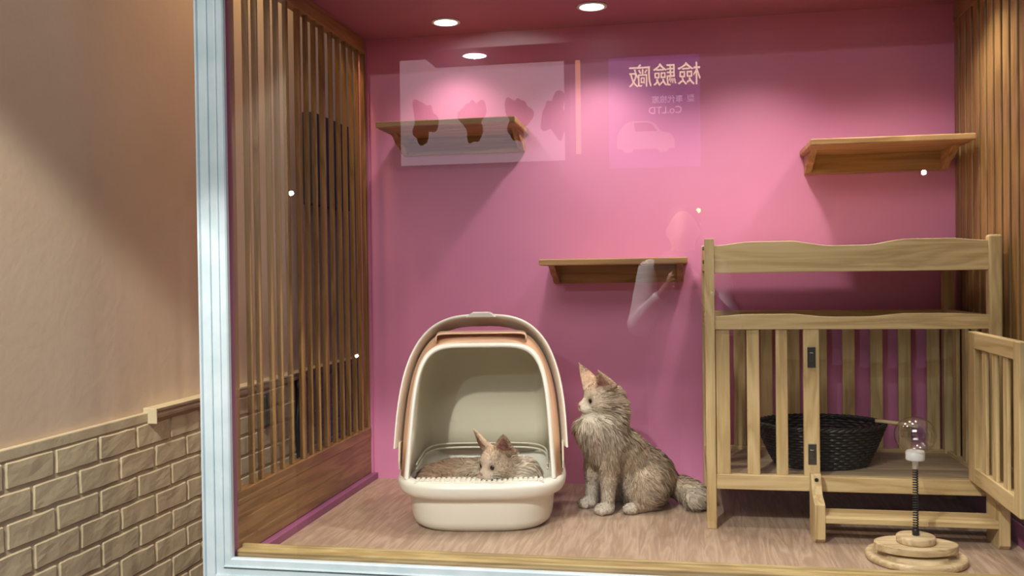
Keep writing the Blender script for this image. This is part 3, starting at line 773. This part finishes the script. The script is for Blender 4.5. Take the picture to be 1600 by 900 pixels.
# sitting cat
def sitting_cat():
    O = v3(-.275, 2.945, 0); root = empty('cat', tuple(O)); tag(root, 'cream long-haired cat sitting upright beside the litter box, looking left', 'cat')
    fx, sx = v3(-.80, -.60, 0), v3(.60, -.80, 0)
    L = lambda f, s, z: fx*f+sx*s+v3(0, 0, z)          # local to root
    S = SDF()
    S.cap(L(-.035, 0, .235), L(-.150, 0, .115), .066, .082, .03)
    S.ell(L(-.020, 0, .225), (.062, .062, .085), None, .03)
    S.ell(L(-.185, -.0, .088), (.092, .088, .084), None, .03)
    S.cap(L(-.028, 0, .28), L(-.024, 0, .335), .060, .046, .025)
    for s in (-1, 1):
        S.cap(L(-.028, s*.040, .215), L(-.012, s*.046, .105), .036, .026, .02)
        S.cap(L(-.012, s*.046, .105), L(-.006, s*.048, .030), .0235, .0195, .012)
        S.ell(L(.008, s*.050, .0165), (.031, .024, .0175), None, .01)
        for j in (-1.5, -.5, .5, 1.5):
            S.ell(L(.030-.003*abs(j), s*.050+j*.0098, .0125), (.011, .0075, .0115), None, .003)
        S.ell(L(-.135, s*.066, .070), (.070, .062, .068), None, .02)
        S.cap(L(-.140, s*.085, .020), L(-.075, s*.090, .018), .022, .018, .01)
        S.ell(L(-.062, s*.090, .0165), (.024, .020, .0165), None, .008)
    # tail: to the right behind, curling to a pale tip (world directions)
    tp = [v3(.165, .165, .060), v3(.215, .150, .058), v3(.262, .118, .052), v3(.292, .085, .046), v3(.312, .052, .040), v3(.300, .030, .036)]
    rr = [.034, .033, .033, .034, .034, .028]
    S.cap(v3(.13, .15, .06), tp[0], .045, .034, .02)
    for i in range(5): S.cap(tp[i], tp[i+1], rr[i], rr[i+1], .012)
    C = v3(.014, .006, .357); HS = 1.17; B = basis((-.90, -.42, -.08), 0)
    ears = ((.024, .038, .074, .8, .6), (.048, -.042, .087, .45, -.89))
    S.ell(C+v3(.030, .012, -.035), (.050, .050, .055), None, .03)
    S.ell(L(.005, 0, .265), (.060, .064, .055), None, .03)
    g = add_head(S, C, B, HS, ears)
    def colf(P):
        n = smooth_noise(P, 40, 2)[:, None]; n2 = smooth_noise(P, 12, 5)[:, None]
        c = v3(.60, .475, .35)+n*.05+n2*.04
        z = P[:, 2:3]
        legs = np.clip((.13-z)/.06, 0, 1)*(np.abs(((P@fx)[:, None]+.0)) < .07); c = c*(1-legs)+v3(.68, .60, .50)*legs
        hd = (P-C)@B/HS
        ruff = np.exp(-(((P-L(.01, 0, .265))/v3(.08, .08, .07))**2).sum(-1))[:, None]; c = c*(1-ruff)+v3(.78, .70, .58)*ruff
        orange = (np.clip((hd[:, 2:3]-.020)/.03, 0, 1)*(hd[:, 2:3] < .14)); c = c*(1-orange*.8)+v3(.66, .44, .30)*orange*.8
        muz = np.exp(-(((hd-v3(.05, 0, -.025))/v3(.03, .03, .02))**2).sum(-1))[:, None]; c = c*(1-muz)+v3(.74, .66, .56)*muz
        for q in (1, -1):
            ey = np.exp(-(np.linalg.norm(hd-v3(.036, q*.021, 0), axis=1)/.0125)**4)[:, None]*.75; c = c*(1-ey)+v3(.16, .10, .07)*ey
        tl = np.exp(-(((P-tp[5])/.05)**2).sum(-1))[:, None]; c = c*(1-tl)+v3(.72, .64, .54)*tl
        return np.clip(pinkear(P, C, B, HS, ears, c), .02, 1)
    def lenf(P):
        hd = (P-C)@B/HS; r = np.linalg.norm(hd-v3(-.01, 0, 0), axis=1)
        l = np.full(len(P), .024)
        l = np.where((P[:, 2] < .14) & ((P@fx) > -.075), .007, l)
        l = np.where(P[:, 2] < .026, np.minimum(l, .004), l)
        ruff = np.exp(-(((P-L(.0, 0, .285))/v3(.10, .10, .07))**2).sum(-1)); l = l+.020*ruff
        tl = P[:, 0] > .17; l = np.where(tl, .026, l)
        face = (r < .075) & (hd[:, 0] > -.005+.5*np.abs(hd[:, 1])) & (hd[:, 2] > -.05)
        l = np.where(face, .0045, l); l = np.where((hd[:, 2] > .030) & (r < .15), .005, l)
        l = np.where((hd[:, 0] > .042) & (r < .085), .002, l)
        eyes = np.minimum(np.linalg.norm(hd-v3(.036, .021, 0), axis=1), np.linalg.norm(hd-v3(.036, -.021, 0), axis=1)) < .012
        return np.where(eyes, .0008, l)
    def dirf(P):
        hd = (P-C)@B/HS; inh = np.clip(1-(np.linalg.norm(hd, axis=1)-.075)/.03, 0, 1)[:, None]
        dh = (hd-v3(.07, 0, -.01))@B.T; dh /= np.linalg.norm(dh, axis=1)[:, None]+1e-6
        db = v3(.15, .05, -1)+(-fx)*0*P; db = np.broadcast_to(v3(.22, .05, -1), P.shape).copy()
        tl = (P[:, 0] > .15) & (P[:, 2] < .12); db[tl] = v3(.8, -.5, -.35)
        return dh*inh+db*(1-inh)
    build_cat(root, S, (-.18, -.18, -.004), (.38, .26, .49), .0028, colf, lenf, dirf, 75000, 1, 2600)
    head_extras(root, C, B, HS)
sitting_cat()

def lying_cat():
    O = v3(-.62, 2.80, .036); root = empty('cat', tuple(O)); tag(root, 'cream cat lying inside the litter box with its head at the front rim', 'cat')
    W = lambda x, y, z: v3(x, y, z)-O
    S = SDF()
    S.cap(W(-.520, 2.790, .115), W(-.600, 2.870, .105), .058, .066, .03)
    S.cap(W(-.600, 2.870, .105), W(-.720, 2.850, .105), .066, .066, .03)
    S.ell(W(-.765, 2.800, .105), (.066, .075, .058), None, .03)
    S.cap(W(-.775, 2.735, .125), W(-.700, 2.700, .120), .030, .027, .015)      # tail curled along the front
    S.cap(W(-.700, 2.700, .120), W(-.630, 2.698, .122), .027, .024, .012)
    S.cap(W(-.505, 2.775, .125), W(-.535, 2.720, .170), .055, .048, .025)
    S.ell(W(-.480, 2.745, .150), (.050, .045, .048), None, .02)                # ruff
    for s in (-.590, -.520): S.cap(W(s+.03, 2.78, .065), W(s, 2.705, .058), .024, .021, .012)
    C = W(-.553, 2.705, .196); B = basis((-.56, -.80, -.20), .04)
    ears = ((.026, .064, .086, .8, .5), (.030, -.044, .092, .95, -.3))
    add_head(S, C, B, 1.06, ears)
    def colf(P):
        n = smooth_noise(P, 40, 3)[:, None]; n2 = smooth_noise(P, 14, 6)[:, None]
        c = v3(.60, .47, .34)+n*.05+n2*.04
        hd = (P-C)@B
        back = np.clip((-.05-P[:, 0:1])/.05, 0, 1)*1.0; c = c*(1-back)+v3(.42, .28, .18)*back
        ruff = np.exp(-(((P-W(-.475, 2.73, .15))/v3(.05, .06, .06))**2).sum(-1))[:, None]; c = c*(1-ruff)+v3(.74, .66, .54)*ruff
        muz = np.exp(-(((hd-v3(.05, 0, -.028))/v3(.03, .028, .018))**2).sum(-1))[:, None]; c = c*(1-muz)+v3(.76, .68, .58)*muz
        top = np.clip((hd[:, 2:3]-.015)/.03, 0, 1)*(np.linalg.norm(hd, axis=1) < .14)[:, None]; c = c*(1-.6*top)+v3(.62, .44, .30)*.6*top
        for q in (1, -1):
            ey = np.exp(-(np.linalg.norm(hd-v3(.038, q*.022, 0), axis=1)/.0130)**4)[:, None]*.75; c = c*(1-ey)+v3(.16, .10, .07)*ey
        for s in (-1, 1):
            br = np.exp(-(((hd-v3(.036, s*.014, .020))/v3(.02, .007, .010))**2).sum(-1))[:, None]*.5; c = c*(1-br)+v3(.78, .70, .6)*br
        return np.clip(pinkear(P, C, B, 1.06, ears, c), .02, 1)
    def lenf(P):
        hd = (P-C)@B; r = np.linalg.norm(hd-v3(-.01, 0, 0), axis=1)
        l = np.full(len(P), .018); l = l+.016*np.exp(-(((P-W(-.475, 2.74, .155))/.06)**2).sum(-1))
        face = (r < .078) & (hd[:, 0] > -.035+.3*np.abs(hd[:, 1])) & (hd[:, 2] > -.055)
        l = np.where(face, .0045, l); l = np.where((hd[:, 2] > .030) & (r < .15), .005, l); l = np.where((hd[:, 0] > .045) & (r < .085), .002, l)
        eyes = np.minimum(np.linalg.norm(hd-v3(.038, .022, 0), axis=1), np.linalg.norm(hd-v3(.038, -.022, 0), axis=1)) < .0125
        return np.where(eyes, .0008, l)
    def dirf(P):
        hd = (P-C)@B; inh = np.clip(1-(np.linalg.norm(hd, axis=1)-.075)/.03, 0, 1)[:, None]
        dh = (hd-v3(.07, 0, -.01))@B.T; dh /= np.linalg.norm(dh, axis=1)[:, None]+1e-6
        db = np.broadcast_to(v3(-.5, .1, -.5), P.shape).copy(); db[P[:, 0] > .08] = v3(.5, -.1, -.8)
        return dh*inh+db*(1-inh)
    build_cat(root, S, (-.25, -.20, -.01), (.22, .18, .30), .0026, colf, lenf, dirf, 45000, 2, 1700)
    head_extras(root, C, B, 1.06)
lying_cat()

# ------------------------------------------------------------------ across the street (what the glass mirrors)
YS = -3.576
struct(box('facade', -7, 5, YS-.35, YS-.06, -.55, 4.5, mottled('facade_render', (.05, .045, .05), (.08, .07, .075), 2, .9), bev=0))
def text(name, s, size, loc, m, parent, align='LEFT', ext=.004, sx=1):
    c = bpy.data.curves.new(name, 'FONT'); c.body = s; c.size = size; c.align_x = align; c.extrude = ext; c.materials.append(m)
    o = bpy.data.objects.new(name, c); COL.objects.link(o); bpy.context.view_layer.update()
    me = bpy.data.meshes.new_from_object(o.evaluated_get(bpy.context.evaluated_depsgraph_get())); bpy.data.objects.remove(o)
    o = link(name, me, m, parent, loc); o.rotation_euler = (PI/2, 0, PI)
    return o
# lit shop window with dark cut-out figures hung in it
lw = empty('lit_shop_window', (-1.74, YS, 1.75)); tag(lw, 'lit window across the street mirrored in the glass above the upper left shelf', 'shop window')
box('frame', -.78, .78, -.06, -.03, -.04, .98, DARKM, lw)
box('lit_panel', -.74, .74, -.03, -.02, 0, .94, emis('lit_window', (1.0, .80, .92), 1.2), lw)
rf = random.Random(8)
for i, x in enumerate((-.52, -.07, .33, .66)):
    pts = []
    ph = rf.uniform(0, 6)
    for k in range(48):
        a = 2*PI*k/48; r = .115*(1+.20*math.sin(3*a+ph)+.12*math.sin(5*a+2*ph)+.06*math.sin(9*a))
        pts.append((x+r*.95*math.cos(a), .385+r*1.6*math.sin(a)))
    prism('cut_out_figure', pts, -.018, -.006, 1, DARKM, lw, bev=0)
# blue-violet sign board
sg = empty('sign_board', (-.231, YS, 1.664)); tag(sg, 'violet lit sign board with a car picture mirrored right of the upper left shelf', 'sign')
box('board', -.385, .385, -.05, -.01, 0, .95, emis('sign_face', (.42, .16, .75), .9), sg, bev=.004)
TXT = emis('sign_letters', (1, .72, .5), 6); TXT2 = emis('sign_small_letters', (.9, .55, .8), 3.2)
text('big_characters', '檢驗廠', .205, (.40, -.004, .70), TXT, sg)
text('small_characters', '車代檢廠', .066, (.245, -.004, .545), TXT2, sg)
text('latin_line', 'Co.LTD', .085, (.235, -.004, .45), TXT2, sg)
text('side_characters', '型', .066, (.34, -.004, .545), TXT2, sg)
car = [(.0, .05), (.0, .13), (.03, .19), (.10, .21), (.15, .29), (.20, .315), (.33, .315), (.38, .29), (.43, .21), (.445, .14), (.44, .06), (.40, .05), (.385, .02), (.33, .02), (.315, .05), (.13, .05), (.115, .02), (.06, .02), (.045, .05)]
prism('car_picture', [(.17-x*1.1, z*.9+.11) for x, z in car], -.008, -.002, 1, emis('car_print', (.85, .55, .85), 1.1), sg, bev=0)
prism('car_window_print', [(.17-x*1.1, z*.9+.11) for x, z in ((.13, .215), (.17, .28), (.21, .298), (.31, .298), (.30, .215))], -.0019, -.001, 1, emis('car_window', (.30, .10, .45), .5), sg, bev=0)
bn = empty('banner', (-.88, YS, 1.80)); tag(bn, 'narrow orange lit banner mirrored between the window and the sign board', 'banner')
box('cloth', -.022, .022, -.03, -.02, 0, .86, emis('banner_face', (1, .45, .18), 2.4), bn, bev=.002)
def street_bulb(px_x, z, y, r, col, s, label):
    t = empty('wall_lamp', (px_x, y, z)); tag(t, label, 'lamp')
    box('bracket', -.01, .01, YS-.06-y if y < -3 else -.05, -r*.5, -.01, .01, BLACKP, t)
    lathe('globe', [(max(.0003, r*math.cos(-PI/2+PI*i/10)), r*math.sin(-PI/2+PI*i/10)) for i in range(11)], emis('bulb', col, s), t, n=16)
street_bulb(-3.49, 1.527, -3.50, .022, (1, 1, .95), 60, 'small white wall lamp across the street mirrored over the left slats')
street_bulb(1.904, 1.536, -3.50, .020, (1, .95, .85), 60, 'small wall lamp across the street mirrored under the right shelf')
street_bulb(.129, 1.277, -3.50, .018, (1, .55, .10), 30, 'small orange lamp across the street mirrored beside the cage post')
street_bulb(.133, 1.174, -3.50, .014, (.9, 1, 1), 50, 'small white lamp below the orange one mirrored beside the cage post')
street_bulb(-2.889, .052, -3.50, .016, (.9, 1, 1), 60, 'low white lamp across the street mirrored left of the litter box')

# ------------------------------------------------------------------ the photographer, standing in the street behind the camera, mirrored faintly
def person():
    root = empty('person', (0, -.30, -.55)); tag(root, 'person in white sleeves and dark vest holding a phone, mirrored faintly beside the cage', 'person')
    Z0 = .55
    def mesh(name, S, lo, hi, h, m):
        V, Fc = surface_nets(S, lo, hi, h); return link(name, np_mesh(name, V, Fc), m, root)
    skin = mat('person_skin', (.55, .34, .24), .5)
    S = SDF()
    S.ell((0, -.02, 1.52), (.075, .092, .112), None, .02).ell((0, .03, 1.47), (.055, .055, .07), None, .02).ell((0, .078, 1.50), (.013, .018, .022), None, .01)
    for s_ in (-1, 1): S.ell((s_*.076, -.02, 1.51), (.010, .018, .028), None, .006)
    S.cap((0, -.03, 1.42), (0, -.04, 1.32), .052, .062, .02); S.cap((0, -.04, 1.30), (0, -.03, .95), .12, .12, .05)
    for s_ in (-1, 1):
        S.cap((s_*.16, -.04, 1.31), (s_*.215, .03, 1.05), .050, .040, .03); S.cap((s_*.215, .03, 1.05), (s_*.075, .200, 1.235), .038, .026, .015)
        S.ell((s_*.062, .225, 1.265), (.018, .034, .040), None, .01)
        for k in range(4): S.cap((s_*.060, .235-.016*k*.2, 1.288-.018*k), (s_*.040, .262, 1.292-.018*k), .0085, .0075, .003)
        S.cap((s_*.058, .225, 1.290), (s_*.045, .235, 1.318), .0095, .008, .003)
        S.cap((s_*.095, -.03, .92), (s_*.10, -.01, .50), .088, .058, .03); S.cap((s_*.10, -.01, .50), (s_*.105, -.03, .08), .055, .036, .02)
        S.ell((s_*.11, .03, .035), (.042, .115, .036), None, .02)
    mesh('body', S, (-.32, -.2, -.005), (.32, .32, 1.68), .009, skin)
    T = SDF(); T.cap((0, -.04, 1.31), (0, -.03, .93), .140, .150, .05)
    T.ell((0, -.04, 1.33), (.19, .085, .05), None, .04)
    mesh('vest', T, (-.26, -.24, .74), (.26, .2, 1.42), .010, mat('dark_vest', (.03, .03, .04), .8))
    for s_ in (-1, 1):
        A = SDF(); A.cap((s_*.165, -.04, 1.31), (s_*.222, .03, 1.05), .066, .056, .03); A.cap((s_*.222, .03, 1.05), (s_*.120, .150, 1.175), .054, .040, .02)
        mesh('sleeve', A, (min(s_*.08, s_*.32), -.14, .96), (max(s_*.08, s_*.32), .24, 1.42), .007, mottled('white_shirt', (.75, .75, .78), (.85, .85, .88), 20, .8))
    Q = SDF()
    for s_ in (-1, 1): Q.cap((s_*.095, -.03, .92), (s_*.10, -.01, .50), .105, .080, .05); Q.cap((s_*.10, -.01, .50), (s_*.105, -.03, .10), .078, .066, .02)
    mesh('trousers', Q, (-.24, -.18, 0.02), (.24, .14, 1.06), .010, mat('dark_trousers', (.10, .10, .13), .8))
    H = SDF(); H.ell((0, -.045, 1.565), (.088, .090, .088), None, .02).ell((0, -.075, 1.50), (.080, .065, .09), None, .02)
    mesh('hair', H, (-.12, -.18, 1.38), (.12, .08, 1.68), .006, mat('dark_hair', (.02, .016, .014), .6))
    tag(box('phone', -.038, .038, -.036, -.028, .675, .832, BLACKP, None, bev=.003), 'dark phone held up in both hands of the mirrored person', 'phone')
person()
